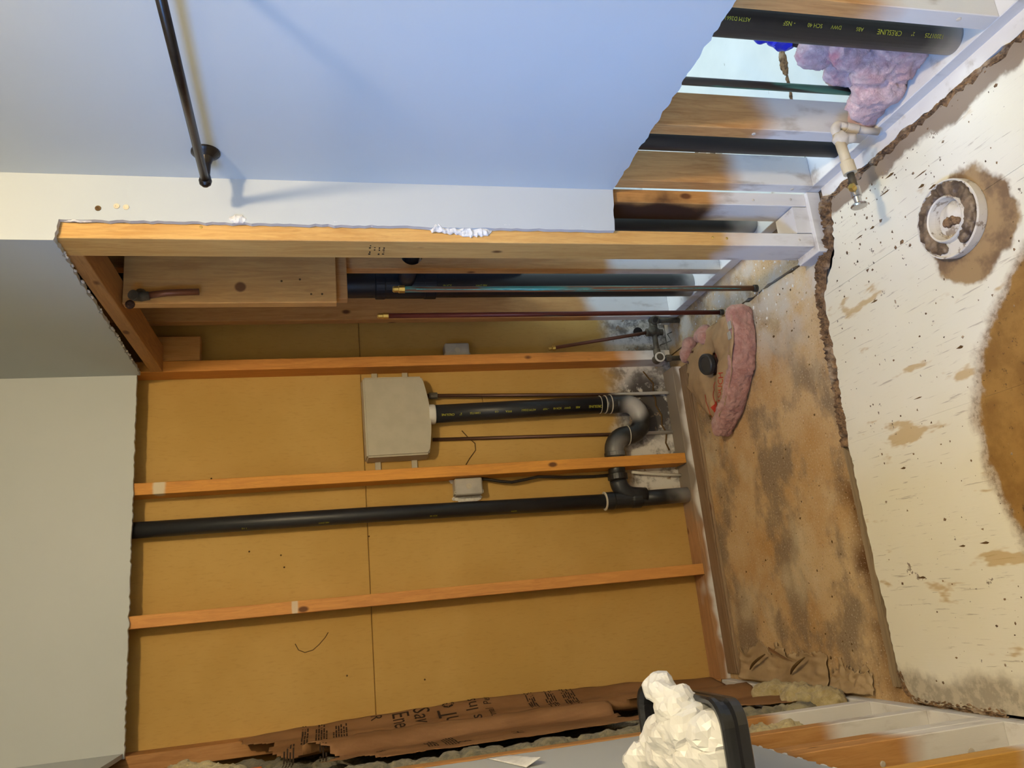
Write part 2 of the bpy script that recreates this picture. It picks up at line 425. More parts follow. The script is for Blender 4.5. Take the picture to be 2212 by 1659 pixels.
M['blue'] = plain('blue plastic tape', (.006, .012, .42), .4, 0, .5)
M['rust'] = plain('rusty brown pipe', (.045, .022, .014), .7, 0, .3, .4, 25)
M['cable'] = plain('black cable', (.02, .016, .013), .5)
M['void'] = plain('dark sheathing board', (.10, .07, .045), .9)  # dark brown board colour, for the sheathing and the joint backing
M['tear'] = plain('torn paper edge', (.13, .075, .03), .9, 0, .1)
def adjfloor():
    s = N('pale vinyl floor'); c = s.mix(s.ramp(s.noise(4, (1, 1, 1), 4), .3, .7), (.66, .70, .70), (.74, .77, .76))
    c = s.mix(s.ramp(s.noise(26, (.5, 2, 1), 4), .70, .74, 0, .7), c, (.28, .27, .25)); return s.out(c, .6, 0, .3)
M['adj'] = adjfloor()
M['adjwall'] = plain('white wall', (.72, .74, .74), .8)

# ================================================================== ROOM SHELL
XL = -1.168          # face of the left hand studs
XS = .159            # face of the right hand (toilet wall) studs
fl = thing('floor', kind='structure', label='white painted plywood floor with stained particle board where the shower pan stood')
box('subfloor_base', -1.30, .30, -3.5, .10, -.12, -.021, M['dark'], fl, 0)
right_edge = wob((.004, -.93), (.034, -.02), 40, .006, 3)
prism('particle_board', [(XL-.06, -.93)] + right_edge + [(.034, -.02), (.034, .1), (XL-.06, .1)], 2, -.021, 0, M['sub'], fl)
prism('particle_board', [(.012, -.975)] + wob((.012, -.97), (.040, -.02), 40, .006, 3) + [(.040, .1), (.262, .1), (.262, -.975)], 2, -.021, -.001, M['sub2'], fl)
# three painted sheets with open joints; ragged front edge at the shower
def sheet(poly): return prism('plywood_sheet', poly, 2, -.021, .012, M['floor'], fl)
sheet([(-1.30, -3.5)] + [(-.5313, -3.5)] + [(-.5313, -2)] + wob((-.5313, -.893), (-1.10, -.897), 60, .006, 1) + wob((-1.10, -.897), (-1.16, -.93), 8, .006, 1) + [(-1.16, -.93), (-1.16, -1.2), (-1.16, -3.4)])
sheet([(-.531, -3.5), (-.1255, -3.5), (-.1278, -.985)] + wob((-.1278, -.925), (-.531, -.893), 50, .008, 2) + [(-.531, -.893)])
sheet([(-.1250, -3.5), (.10, -3.5)] + wob((.102, -3.0), (.100, -1.035), 160, .012, 5, 60) + wob((.100, -1.035), (-.03, -1.005), 20, .008, 6) + wob((-.03, -1.005), (-.1272, -.925), 12, .008, 7) + [(-.1272, -.925)])
prism('plywood_sheet', [(.118, -3.5), (.30, -3.5), (.30, -1.0), (.122, -1.0)] + wob((.122, -1.02), (.118, -3.4), 130, .007, 11, 60), 2, -.021, .006, wood('painted board strip', 'y', (.5, .4, .3), (.4, .3, .22), .2, .05, 0, 4), fl)
prism('edge_strip', wob((-.535, -.872), (-1.13, -.868), 40, .003, 8) + [(-1.13, -.868)] + wob((-1.13, -.893), (-.535, -.890), 40, .003, 9), 2, -.021, .0145, wood('weathered edge strip', 'x', (.30, .22, .13), (.17, .12, .07), None, off=5), fl)
def ridge(name, path, half, h, seed):
    pts = [Vector((p[0], p[1], 0)) for p in path]; L = [0]
    for a, b in zip(pts, pts[1:]): L.append(L[-1]+(b-a).length)
    n = int(L[-1]/.004)
    def f(u, v):
        s = u*L[-1]; i = max(k for k in range(len(L)-1) if L[k] <= s+1e-9); t = (s-L[i])/(L[i+1]-L[i])
        p = pts[i].lerp(pts[i+1], t); d = (pts[i+1]-pts[i]).normalized(); nr = Vector((-d.y, d.x, 0))
        w = half*(.75+.6*noise.noise((s*14, seed, 0)))
        q = p + nr*(v*2-1)*w + nr*.006*noise.noise((s*30, seed, 5))
        hh = h*(1-abs(v*2-1)**2.2)*(.55+.9*abs(noise.noise((s*25, v*3, seed))) + .8*noise.noise((s*90, v*9, seed)) + .5*noise.noise((s*200, v*20, seed)))
        q.z = .004 + max(-.01, hh); return q
    return grid(name, f, n, 12, M['mastic'], fl, smooth=False)
ridge('adhesive_ridge', [(.125, -1.012), (.06, -1.002), (.0, -.985), (-.04, -.935), (-.12, -.905), (-.31, -.898), (-.535, -.882)], .027, .020, 1)
ridge('adhesive_ridge', [(.112, -1.0), (.112, -1.3), (.108, -1.6), (.105, -2.2)], .019, .010, 2)
ridge('adhesive_ridge', [(-1.09, -.895), (-1.13, -.905), (-1.155, -.93), (-1.16, -1.2)], .016, .012, 3)

# ---------------------------------------------------------------- back wall
wb = thing('wall_back', kind='structure', label='open stud wall backed by brown drywall paper, with plumbing in its bays')
box('drywall_sheet', -1.27, .30, .089, .102, .0, 1.2122, M['kraft_low'], wb, .0025)
box('drywall_sheet', -1.27, .30, .089, .102, 1.2135, 2.44, M['kraft'], wb, .0025)
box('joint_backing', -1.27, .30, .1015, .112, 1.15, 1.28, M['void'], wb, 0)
WB = dict(A=(0, .038), B=(-.406, -.368), C=(-.812, -.774))
box('stud', 0, .038, 0, .089, .038, 2.44, wood('stud timber a', 'z', (.62, .27, .06), (.47, .185, .04), .19, .05, .1, 1.0), wb)
box('stud', -.406, -.368, 0, .089, .040, 2.44, wood('stud timber b', 'z', (.68, .31, .055), (.54, .225, .045), None, off=2.2, stain=((-.387, 0, 1.865), (.06, .06, .022), (.62, .52, .36))), wb)
box('stud', -.812, -.774, 0, .089, .038, 2.44, wood('stud timber c', 'z', (.64, .30, .08), (.51, .215, .06), None, off=3.4, stain=((-.793, 0, 1.455), (.05, .05, .012), (.66, .52, .36))), wb)
box('stud', -1.21, -1.165, 0, .089, .038, 2.44, wood('stud timber d', 'z', (.46, .23, .08), (.34, .15, .05), None, off=4.1), wb)
box('sole_plate', XL, -.03, 0, .0885, 0, .038, wood('back plate timber', 'x', (.44, .24, .11), (.31, .16, .07), .02, .01, .05, 5.5, stain=((-.2, 0, .02), (.45, .2, .2), (.27, .22, .17))), wb)
box('floor_strip', -1.15, -.04, -.066, -.001, 0, .012, wood('grubby floor strip', 'x', (.28, .18, .10), (.19, .115, .06), None, off=6.5), wb)
box('floor_strip', -1.15, -.04, -.079, -.069, 0, .009, wood('floor strip edge', 'x', (.36, .26, .16), (.24, .15, .08), None, off=6.9), wb)
cutb = wob((-1.17, 1.936), (-.013, 1.939), 120, .0035, 21, 40)
prism('painted_drywall', cutb + [(-.013, 1.939), (-.013, 2.44), (-1.17, 2.44)], 1, -.013, -.0002, M['paint'], wb)
def tear(pts, wdt=.0012, m='tear', y=.0885, par=None):
    return tube('tear', [(x, y, z) for x, z in pts], wdt, M[m], par or wb, 5)
tear([(-.905, 1.46), (-.925, 1.45), (-.935, 1.43), (-.93, 1.405), (-.915, 1.385), (-.895, 1.365), (-.88, 1.355)], .0015)
tear([(-.225, .86), (-.25, .84), (-.275, .815), (-.30, .815), (-.33, .84), (-.352, .855)], .002)
tear([(-.09, .80), (-.10, .775), (-.14, .77)], .001)
tear([(-.11, .10), (-.13, .085), (-.16, .088), (-.20, .07), (-.24, .075), (-.27, .06), (-.31, .07), (-.34, .06)], .0035)
tear([(-.02, .12), (-.05, .10), (-.07, .085), (-.10, .09)], .003)
def nail(p, ax=(0, -1, 0), par=None, r=.004, m='oldcu'):
    lathe('nail_head', p, ax, [(r, 0), (r, .0012), (r*.6, .002), (0, .002)], M[m], par, 10)
for x, z in ((-.60, 1.60), (-.62, 1.50), (-.66, 1.49), (-1.02, 1.30), (-1.06, 1.05), (-.58, 1.21), (-.35, 1.72)):
    lathe('nail_point', (x, .089, z), (0, -1, 0), [(.003, 0), (.002, .004), (0, .007)], M['tear'], wb, 8)

# ---------------------------------------------------------------- right wall, jog and shower end
wr = thing('wall_right', kind='structure', label='pale blue painted wall cut off above the floor, studs and white plate exposed')
WRS = {}
for k, (y0, pz) in enumerate(((-.050, .36), (-.475, .42), (-1.012, .29), (-1.250, .33), (-1.645, .30))):
    WRS[y0] = box('stud', XS, .248, y0, y0+.038, .038, 2.44, wood('toilet wall stud %d' % k, 'z', (.56, .30, .105), (.41, .185, .055), pz, .05, .1, 7.7+k*1.3), wr)
box('sole_plate', XS, .248, -3.5, .05, 0, .038, wood('white plate', 'y', (.5, .4, .3), (.4, .3, .22), .3, .05, 0, 9), wr)
sdark = box('stud', .120, .158, -.970, -.881, .040, 2.44, wood('stained and shaded stud', 'z', (.50, .26, .08), (.34, .15, .04), .30, .04, .08, 3.9, stain=((.12, -.90, .52), (.06, .075, .30), (.045, .02, .012))), wr)  # dark streaky stain, with some shade on this side painted into it
sfront = box('stud', 0, .038, -.970, -.881, .040, 1.93, wood('shower front stud', 'z', (.62, .37, .12), (.50, .26, .07), .255, .05, .1, 2.7), wr)
box('sole_plate', -.02, .158, -.982, -.886, 0, .040, wood('white jog plate', 'x', (.5, .4, .3), (.4, .3, .22), .3, .05, 0, 9.5), wr)
prism('blocking', [(-.970, .040), (-.885, .040), (-.885, .085), (-.970, .085)], 0, .040, .117, wood('white block', 'x', (.5, .4, .3), (.4, .3, .22), .4, .05, 0, 8.5), wr)
box('blocking', .0, .089, -.880, -.002, 1.862, 1.90, wood('top block', 'y', (.44, .22, .07), (.33, .15, .045), None, off=1.4), wr)
box('blocking', .039, .125, .0, .036, 1.747, 1.92, wood('short block', 'z', (.47, .24, .08), (.36, .17, .05), None, off=5.2), wr)
# painted sheets
cut = wob((-3.5, .607), (-.985, .606), 260, .004, 31, 60)
prism('painted_drywall', cut + [(-.985, .606), (-.985, 2.44), (-3.5, 2.44)], 0, .146, .1588, M['paint'], wr)
ret = [(.146, .604)] + wob((.146, .606), (.030, .617), 8, .003, 34) + wob((.030, .617), (.0365, 1.885), 90, .003, 33, 60) + wob((.0365, 1.885), (-.013, 1.893), 6, .002, 35) + [(-.013, 1.893), (-.013, 2.44), (.146, 2.44)]
prism('painted_drywall', ret, 1, -.985, -.9722, M['paint'], wr)
end = wob((-.9722, 1.893), (-.013, 1.928), 90, .004, 36, 40) + [(-.013, 1.928), (-.013, 2.44), (-.9722, 2.44)]
prism('painted_drywall', end, 0, -.013, -.0003, M['paint'], wr)
box('adjoining_drywall', .249, .262, -3.5, .088, .66, 2.44, M['gyp'], wr, 0)
for y, z in ((-1.232, .34), (-1.232, .10), (-1.63, .12), (-.993, .09), (-.455, .10)):
    nail((XS-.0003, y, z), (-1, 0, 0), WRS[min(WRS, key=lambda q: abs(q+.019-y))], .005, 'cpvc_p')
for x, z in ((.018, .085), (.022, .34), (.02, .30), (.03, 1.60), (.14, .085), (.135, .20)):
    nail((x, -.9702, z), (0, -1, 0), sdark if x > .1 else sfront, .0035, 'cpvc_p' if z < .25 else 'brass')
def stamp(par, x, y0, z0, rows, n, seed):
    rd = random.Random(seed); bm = bmesh.new()
    for r_ in range(rows):
        for k in range(n):
            if rd.random() < .25: continue
            y = y0+k*.011; z = z0+r_*.011; a, c_ = .008*(.5+.5*rd.random()), .006*(.5+.5*rd.random())
            bm.faces.new([bm.verts.new(p) for p in ((x, y, z), (x, y+a, z), (x, y+a, z+c_), (x, y, z+c_))])
    tag(obj('grade_stamp', bm, M['ink'], par), kind='stuff')
stamp(sfront, -.0004, -.95, 1.19, 4, 5, 1)
# torn paper and plaster left on the front stud
lump('plaster_scrap', [((.036, -.974, 1.02), (.012, .005, .07)), ((.030, -.973, .98), (.014, .004, .05)), ((.034, -.975, 1.06), (.01, .006, .03))], .003, [(60, .006, True), (160, .003, False)], M['gyp'], sfront, False)
lump('plaster_scrap', [((.044, -.984, 1.52), (.008, .006, .018))], .002, [(90, .003, True)], M['gyp'], wr, False)
for k, z in enumerate((1.22, 1.3, .78, .7, 1.85, .9)):
    lump('plaster_scrap', [((.039+.002*(k % 2), -.978, z), (.003, .005, .02+.01*(k % 3)))], .002, [(120, .003, True)], M['gyp'], wr, False)
for k in range(26):
    t = random.random(); y = -.95+.9*t; z = 1.893+(y+.97)*.0365
    lump('paper_burr', [((-.006+random.uniform(-.003, .003), y, z-.001), (.002, .003+.007*random.random(), .0022))], .0012, [(250, .0018, True)], M['gyp'], wr, False)
# screw anchors left in the jog
for x, z in ((.064, 1.809), (.070, 1.772), (.068, 1.753)):
    lathe('anchor_hole', (x, -.9852, z), (0, -1, 0), [(.0065, 0), (.0062, .0015), (.003, .0012), (.0022, .0005), (0, .0004)], M['cpvc'] if x > .065 else M['tear'], wr, 10)

# ---------------------------------------------------------------- left wall
wl = thing('wall_left', kind='structure', label='left wall with grey painted drywall cut away above primed studs')
for k, (y0, w_, pz, c) in enumerate(((-.798, .038, .30, 0), (-.998, .038, .29, 0), (-1.216, .038, .26, 0), (-1.176, .038, .27, 0), (-1.432, .038, .22, 1))):
    box('stud', XL-.089, XL, y0, y0+w_-.001, .038, 2.44, wood('left stud %d' % k, 'z', (.58, .32, .07) if c else (.50, .26, .09), (.48, .24, .05) if c else (.38, .17, .05), pz, .035, .06, 11+k*1.1), wl)
box('sole_plate', XL-.089, XL, -3.5, -.002, 0, .038, wood('left plate', 'y', (.5, .4, .3), (.4, .3, .22), .3, .05, 0, 19), wl)
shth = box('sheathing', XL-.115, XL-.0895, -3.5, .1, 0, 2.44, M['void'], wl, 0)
lw = wob((-3.5, .55), (-1.08, .553), 200, .006, 41, 60) + wob((-1.08, .553), (-.885, .62), 14, .006, 42) + wob((-.885, .62), (-.90, 1.94), 100, .004, 43, 50) + [(-.90, 1.94), (-.014, 1.94), (-.014, 2.44), (-3.5, 2.44)]
ldw = prism('painted_drywall', lw, 0, XL+.0002, XL+.013, M['paint'], wl)
for y, z in ((-1.214, .33),): nail((XL-.04, y-.0022, z), (0, -1, 0), wl, .006, 'cpvc_p')
nail((XL-.045, -1.2165, .13), (0, -1, 0), wl, .008, 'cpvc_p'); nail((XL-.062, -1.2165, .12), (0, -1, 0), wl, .004, 'tear')
for k in range(10):
    lump('paper_burr', [((XL+.010, -1.1-.05*k-random.random()*.03, .551), (.0025, .008, .0035))], .0014, [(230, .002, True)], M['gyp'], wl, False)

# ---------------------------------------------------------------- rest of the shell
tag(box('ceiling', XL-.1, 2.3, -3.5, .12, 2.44, 2.47, M['paint'], None, 0), 'plain painted ceiling over the bathroom', kind='structure')
tag(box('wall_front', XL-.1, 2.3, -3.53, -3.5, -.1, 2.45, M['paint'], None, 0), 'painted wall behind the photographer', kind='structure')
for q_ in (shth, ldw): bore(q_, box_bm(XL-.2, XL+.1, -2.34, -1.70, 1.15, 1.95, 0))
wn = thing('window_1', (XL+.013, -2.02, 1.11), kind='structure', label='daylit window in the left wall behind the photographer')
s_ = N('clear window pane')
tr_ = s_.n.new('ShaderNodeBsdfTransparent'); gl_ = s_.n.new('ShaderNodeBsdfGlossy'); gl_.inputs['Roughness'].default_value = .03
mx_ = s_.n.new('ShaderNodeMixShader'); mx_.inputs[0].default_value = .08
s_.link(tr_.outputs[0], mx_.inputs[1]); s_.link(gl_.outputs[0], mx_.inputs[2]); s_.link(mx_.outputs[0], s_.n['Material Output'].inputs['Surface'])
box('pane', XL+.0132, XL+.016, -2.34, -1.70, 1.15, 1.95, s_.m, wn, 0)
for a in ((-2.38, -2.34, 1.11, 1.99), (-1.70, -1.66, 1.11, 1.99), (-2.34, -1.70, 1.11, 1.15), (-2.34, -1.70, 1.95, 1.99), (-2.34, -1.70, 1.54, 1.56)):
    box('window_frame', XL+.0132, XL+.03, a[0], a[1], a[2], a[3], M['white'], wn, .001)
# adjoining room
fa = thing('floor', kind='structure', label='pale bright floor of the adjoining room seen between the studs')
box('floor_sheet', .265, 2.3, -.955, .1, -.02, 0, M['adj'], fa, 0)
box('floor_sheet', .265, 2.3, -3.5, -.960, -.02, 0, M['adj'], fa, 0)
box('base_layer', .262, 2.3, -3.5, .1, -.06, -.0205, M['dark'], fa, 0)
wa = thing('wall_adjoining', kind='structure', label='white walls of the adjoining room')
box('wall_panel', 2.27, 2.3, -3.5, .1, -.05, 2.44, M['adjwall'], wa, 0)
box('wall_panel', .262, 2.3, .089, .1, 0, 2.44, M['adjwall'], wa, 0)
lump('adhesive_patch', [((.60, -.957, .0), (.05, .016, .003)), ((.52, -.957, .0), (.05, .006, .003)), ((.40, -.957, 0), (.06, .003, .002))], .003, [(50, .004, True)], M['mastic'], fa)
# lamp whose bulb lights the bathroom
lf = thing('ceiling_lamp', (-.08, -2.60, 2.44), 'round ceiling lamp holder with a bare bulb over the bathroom', 'lamp')
lathe('canopy', (-.08, -2.60, 2.4398), (0, 0, -1), [(.07, 0), (.07, .012), (.05, .03), (.022, .036), (.022, .042), (.018, .045), (0, .045)], M['white'], lf)

# ================================================================== PLUMBING IN THE BACK WALL
PT = (.045)
ob = thing('outlet_box', (-.178, .05, .98), 'beige moulded plastic box with a bowed lower edge between two studs', 'outlet box')
pr = [(-.035, 1.211)] + [(-.036, 1.003)] + [(-.036-.284*t, 1.003-.010*t - .018*math.sin(PI*t)) for t in [i/14 for i in range(1, 14)]] + [(-.320, .993), (-.321, 1.208)]
b = bmesh.new()
F = [b.verts.new((x, .012, z)) for x, z in pr]; cxz = (-.178, 1.105)
Bk = [b.verts.new((cxz[0]+(x-cxz[0])*1.045, .084, cxz[1]+(z-cxz[1])*1.04)) for x, z in pr]
b.faces.new(F); b.faces.new(Bk[::-1])
for i in range(len(F)): b.faces.new((F[i], Bk[i], Bk[(i+1) % len(F)], F[(i+1) % len(F)]))
bmesh.ops.bevel(b, geom=[e for e in b.edges if abs(e.verts[0].co.y-.012) < 1e-4 or abs(e.verts[0].co.y-e.verts[1].co.y) > .01], offset=.006, segments=3, affect='EDGES')
bmesh.ops.recalc_face_normals(b, faces=b.faces)
obj('shell', b, M['beige'], ob)
for x0, x1, z0, z1 in ((-.366, -.325, 1.158, 1.178), (-.366, -.325, 1.030, 1.050), (-.03, -.0005, 1.155, 1.176), (-.03, -.0005, 1.045, 1.066)):
    box('mounting_tab', x0, x1, .080, .0885, z0, z1, M['beige'], ob, .001)
lathe('drain_collar', (-.172, .039, .9845), (0, 0, -1), [(.036, 0), (.036, .020), (.034, .024), (0, .024)], M['white'], ob)
def ptext(items, cx_, cy_, r, th, size, par, mat='yellow'):
    for s, z in items:
        text('lettering', s, size, lambda x, y, z=z: (cx_+(r+.0006)*math.cos(th-y/r), cy_+(r+.0006)*math.sin(th-y/r), z+x), M[mat], par)
sp = thing('drain_trap', (-.166, .039, .16), 'black standpipe with lettering running into a curved trap between studs', 'drain pipe')
spp = tube('standpipe', [(-.171, .039, .958), (-.160, .039, .30)], .0325, M['abs'], sp, 28)
xs = lambda z: -.160-(z-.30)*.0167
for s, z, sz in (('CRESLINE', .335, .013), ('ABS', .425, .010), ('DWV', .462, .010), ('SCH 40', .497, .010), ('- NSF', .545, .010), ('ASTM D2661', .595, .010), ('PPFA', .685, .011), ('C.D', .735, .008), ('12001725', .80, .010), ('2"', .868, .011), ('CRESLINE', .895, .011)):
    ptext([(s, z)], xs(z+.02), .039, .0325, math.radians(254), sz, spp)
lathe('coupling', (-.160, .039, .315), (0, 0, -1), [(.0335, 0), (.036, .004), (.036, .039), (.0, .039)], M['trap'], sp)
for z, r, h in ((.298, .0368, .004), (.318, .0345, .0035), (.338, .0335, .002)): lathe('cement_ring', (-.160, .039, z), (0, 0, -1), [(r, 0), (r+.001, .001), (r, h)], M['ring'], sp)
path = [(-.160, .039, .285), (-.160, .039, .26)] + arc((-.222, .039, .240), (1, 0, 0), (0, 0, -1), .062, 0, PI, 16)
tube('trap_bend', path + [(-.284, .039, .248)], .0345, M['trap'], sp, 28)
path = [(-.284, .039, .243)] + arc((-.342, .039, .245), (1, 0, 0), (0, 0, 1), .058, 0, PI/2, 10) + [(-.362, .039, .303)]
tube('trap_elbow', path, .036, M['trap'], sp, 28)
lathe('cement_ring', (-.284, .039, .244), (0, 0, -1), [(.0375, 0), (.0385, .0015), (.0375, .003)], M['ring'], sp)
lathe('slip_collar', (-.345, .039, .303), (-1, 0, 0), [(.036, 0), (.0385, .002), (.0385, .016), (.036, .018)], M['trap'], sp)
tube('trap_arm', [(-.362, .039, .303), (-.452, .039, .303)], .031, M['trap'], sp, 24)
lathe('slip_collar', (-.425, .039, .303), (-1, 0, 0), [(.031, 0), (.037, .002), (.037, .022), (.031, .024)], M['trap'], sp)
vp = thing('vent_stack', (-.52, .039, .04), 'tall black vent pipe with a tee near the floor, between two studs', 'vent pipe')
vpp = tube('pipe', [(-.510, .039, 2.43), (-.513, .039, 1.2), (-.523, .039, .36)], .0262, M['abs'], vp, 24)
tube('lower_pipe', [(-.522, .039, .24), (-.520, .039, .039)], .0285, M['abs_s'], vp, 24)
lathe('tee_hub', (-.523, .039, .365), (0, 0, -1), [(.0262, 0), (.0325, .002), (.0325, .030), (.030, .036), (.030, .1), (.0325, .106), (.0325, .136), (.028, .138)], M['abs'], vp)
tube('tee_sweep', arc((-.452, .039, .245), (0, 0, 1), (-1, 0, 0), .058, 0, PI*.47, 10) + [(-.515, .039, .205)], .032, M['abs'], vp, 24)
lathe('cement_ring', (-.523, .039, .368), (0, 0, -1), [(.031, 0), (.0345, .002), (.0335, .005)], M['ring'], vp)
lathe('cement_ring', (-.523, .039, .256), (0, 0, -1), [(.0308, 0), (.0315, .0015), (.0308, .003)], M['ring'], vp)
for z, s in ((1.34, 'ABS DWV'), (.98, 'SCH 40'), (.70, 'ASTM'), (1.6, '1 1/2')):
    ptext([(s, z)], -.513-(1.2-z)*.012*(z < 1.2), .039, .0262, math.radians(232), .008, vpp)
cp = thing('copper_supply', (-.11, .06, .038), 'thin brown copper pipe with white foot, beside stud and standpipe', 'copper pipe')
tube('pipe', [(-.096, .062, .982), (-.117, .062, .26), (-.117, .062, .05), (-.117, .066, .039)], .0068, M['cu_p'], cp, 12)
lathe('bushing', (-.0965, .062, .975), (0, 0, -1), [(.012, 0), (.012, .03), (.0068, .032)], M['oldcu'], cp, 8)
cp = thing('copper_supply', (-.27, .06, .038), 'thin brown copper pipe with white foot, passing behind the trap bend', 'copper pipe')
tube('pipe', [(-.255, .0815, .97), (-.267, .0815, .316), (-.270, .0815, .039)], .0065, M['cu_p2'], cp, 12)
cp = tube('cable_conduit', [(-.418, .066, .235), (-.424, .066, .20), (-.436, .066, .10), (-.441, .066, .039)], .006, M['white'], None, 10)
tag(cp, 'short white painted cable end curving down behind the tee', 'cable')
tag(tube('cable', [(-.41, .06, .815), (-.413, .06, .79), (-.425, .055, .74), (-.430, .055, .70), (-.424, .055, .65), (-.416, .056, .60), (-.4215, .07, .5), (-.4235, .0825, .38), (-.421, .0825, .28)], .0055, M['cable'], None, 10), 'black cable running down from the electrical box beside a stud', 'cable')
def ebox(x0, x1, z0, z1, label, flange):
    t = thing('electrical_box', ((x0+x1)/2, .05, z0), label, 'electrical box')
    bm = box_bm(x0, x1, .030, .0885, z0, z1, .004); obj('shell', bm, M['grey'], t)
    lathe('knockout', ((x0+x1)/2, .0300, (z0+z1)/2), (0, -1, 0), [(.010, 0), (.010, .0008), (.006, .0012), (0, .0008)], M['beige'], t, 16)
    for z in (z0+.004, z1-.004):
        box('bracket', x0+.004, x0+.016, .034, .07, z-.007, z+.007, M['beige'], t, .001)
        nail((x0+.01, .034, z), (0, -1, 0), t, .0035)
    if flange:
        lump('plaster_flange', [((x0-.004, .084, (z0+z1)/2), (.014, .004, .055)), ((x1+.002, .084, z1), (.012, .004, .012)), ((x1+.0, .084, z0), (.012, .004, .012))], .003, [(60, .004, True)], M['gyp'], t, False)
ebox(-.468, -.4085, .812, .910, 'grey electrical box with plaster round it, left of a stud above the cable', True)
ebox(.0395, .094, .818, .908, 'grey electrical box in the dark bay right of a stud', False)
# ---------------------------------------------------------------- shower supply
def riser(x, y, z, m, r, label, x1=None, streak=False):
    t = thing('shower_riser', (x, y, 0), label, 'copper pipe')
    tube('pipe', [(x, y, -.02), (x1 or x, y, z)], r, m, t, 14)
    lathe('brass_cap', (x1 or x, y, z), (0, 0, 1), [(r*1.35, -.008), (r*1.35, .008), (r*1.1, .01), (r*1.1, .022), (r*.8, .026), (0, .026)], M['brass'], t, 8)
    lathe('solder_sleeve', (x, y, -.001), (0, 0, 1), [(r*1.3, 0), (r*1.3, .012), (r, .014)], M['oldcu'], t)
    if streak:
        pts = []
        for i in range(60):
            zz = .06+(z-.1)*i/59; th = math.radians(238)+.5*noise.noise((zz*2.2, 1, 0)); pts.append((x+((x1 or x)-x)*zz/z+r*.93*math.cos(th), y+r*.93*math.sin(th), zz))
        tube('verdigris_streak', pts, [.0016*(.6+.8*abs(noise.noise((i*.3, 2, 0)))) for i in range(60)], M['verd'], t, 6)
riser(.037, -.600, 1.120, M['cu_g'], .0088, 'copper riser with a green verdigris streak and brass cap', .037, True)
riser(.046, -.372, 1.150, M['cu_r'], .0080, 'reddish copper riser with a brass cap, free of verdigris')
mf = thing('valve_manifold', (.06, -.03, .0), 'old dull brass valve manifold with capped stubs at the foot of a stud', 'valve manifold')
tube('cross_pipe', [(.150, -.035, .105), (-.008, -.035, .107)], .0105, M['oldcu'], mf)
lathe('coupling', (.14, -.035, .105), (-1, 0, 0), [(.0105, 0), (.015, .002), (.015, .03), (.0105, .032)], M['oldcu'], mf)
lathe('coupling', (.03, -.035, .107), (-1, 0, 0), [(.0105, 0), (.014, .002), (.014, .024), (.0105, .026)], M['oldcu'], mf)
lathe('valve_body', (-.008, -.012, .107), (0, -1, 0), [(.014, 0), (.017, .006), (.017, .034), (.014, .040), (.013, .046), (0, .046)], M['oldcu'], mf)
lathe('white_ring', (-.008, -.050, .107), (0, -1, 0), [(.0165, 0), (.0195, .002), (.0195, .007), (.0165, .008), (.0150, .006)], M['white'], mf)
tube('down_pipe', [(-.008, -.035, .107), (-.008, -.036, .0)], .0095, M['oldcu'], mf)
lathe('nut', (-.008, -.0355, .075), (0, 0, -1), [(.0095, 0), (.0145, .001), (.0145, .02), (.0095, .021)], M['oldcu'], mf, 6)
lathe('drop_ear', (.142, -.05, .105), (-.3, -1, 0), [(.012, -.03), (.0165, -.01), (.0165, .012), (.012, .014), (.010, .008), (0, .008)], M['oldcu'], mf)
tube('wall_stub', [(.142, -.04, .105), (.142, -.045, .06), (.142, -.045, .0)], .0095, M['oldcu'], mf)
lathe('tee_body', (.098, -.035, .14), (0, 0, -1), [(.010, 0), (.0155, .002), (.0155, .05), (.012, .055), (.012, .068), (0, .068)], M['oldcu'], mf)
lathe('tee_boss', (.098, -.028, .115), (.3, -1, .1), [(.013, 0), (.017, .01), (.017, .024), (.010, .028), (0, .028)], M['oldcu'], mf)
tube('capped_stub', [(.098, -.035, .135), (.094, -.02, .19), (.068, .035, .49)], .0068, M['cu'], mf, 12)
lathe('brass_cap', (.068, .035, .485), (-.08, .17, .95), [(.0095, 0), (.0095, .012), (.006, .014), (.006, .026), (0, .026)], M['brass'], mf, 8)
lathe('black_escutcheon', (.115, .005, .155), (-.2, -1, .3), [(.016, 0), (.018, .003), (.010, .006), (0, .006)], M['cable'], mf)
tube('wire', [(.05, -.02, .085), (.06, -.045, .045), (.085, -.05, .06), (.10, -.03, .03)], .002, M['oldcu'], mf, 6)
bd = thing('backing_board', (.12, -.54, 1.30), 'wide knotty pine board mounted flat high in the shower end wall', 'board')
bdm = box('board', .020, .235, -.548, -.514, 1.300, 1.861, wood('knotty pine', 'z', (.62, .35, .12), (.48, .24, .075), None, off=9.3, stain=((.068, -.548, 1.56), (.016, .03, .016), (.20, .085, .03))), bd, .002)
for x, z in ((.175, 1.80), (.175, 1.70), (.17, 1.57), (.165, 1.46), (.165, 1.42), (.085, 1.45), (.09, 1.40), (.045, 1.37), (.045, 1.34)): nail((x, -.5482, z), (0, -1, 0), bdm, .003, 'tear')
b2 = thing('backing_board', (.12, -.49, 1.27), 'second pine board, hidden but for its lower end behind the first', 'board')
box('board', .046, .235, -.513, -.477, 1.268, 1.861, wood('pine behind', 'z', (.54, .29, .10), (.42, .20, .065), None, off=10.1), b2, .002)
sa = thing('shower_stub', (.035, -.56, 1.66), 'short corroded copper elbow with a pipe stub on the pine board', 'pipe fitting')
tube('stub', [(.035, -.566, 1.80), (.043, -.566, 1.745), (.046, -.566, 1.665)], [.0095, .009, .009], M['cu'], sa, 14)
tube('elbow', [(.035, -.566, 1.79), (.031, -.568, 1.81), (.029, -.576, 1.822), (.028, -.590, 1.825)], [.012, .013, .013, .014], M['oldcu'], sa, 14)
lathe('ear', (.045, -.5485, 1.815), (0, -1, 0), [(.016, 0), (.016, .006), (.010, .012), (0, .012)], M['oldcu'], sa, 12)
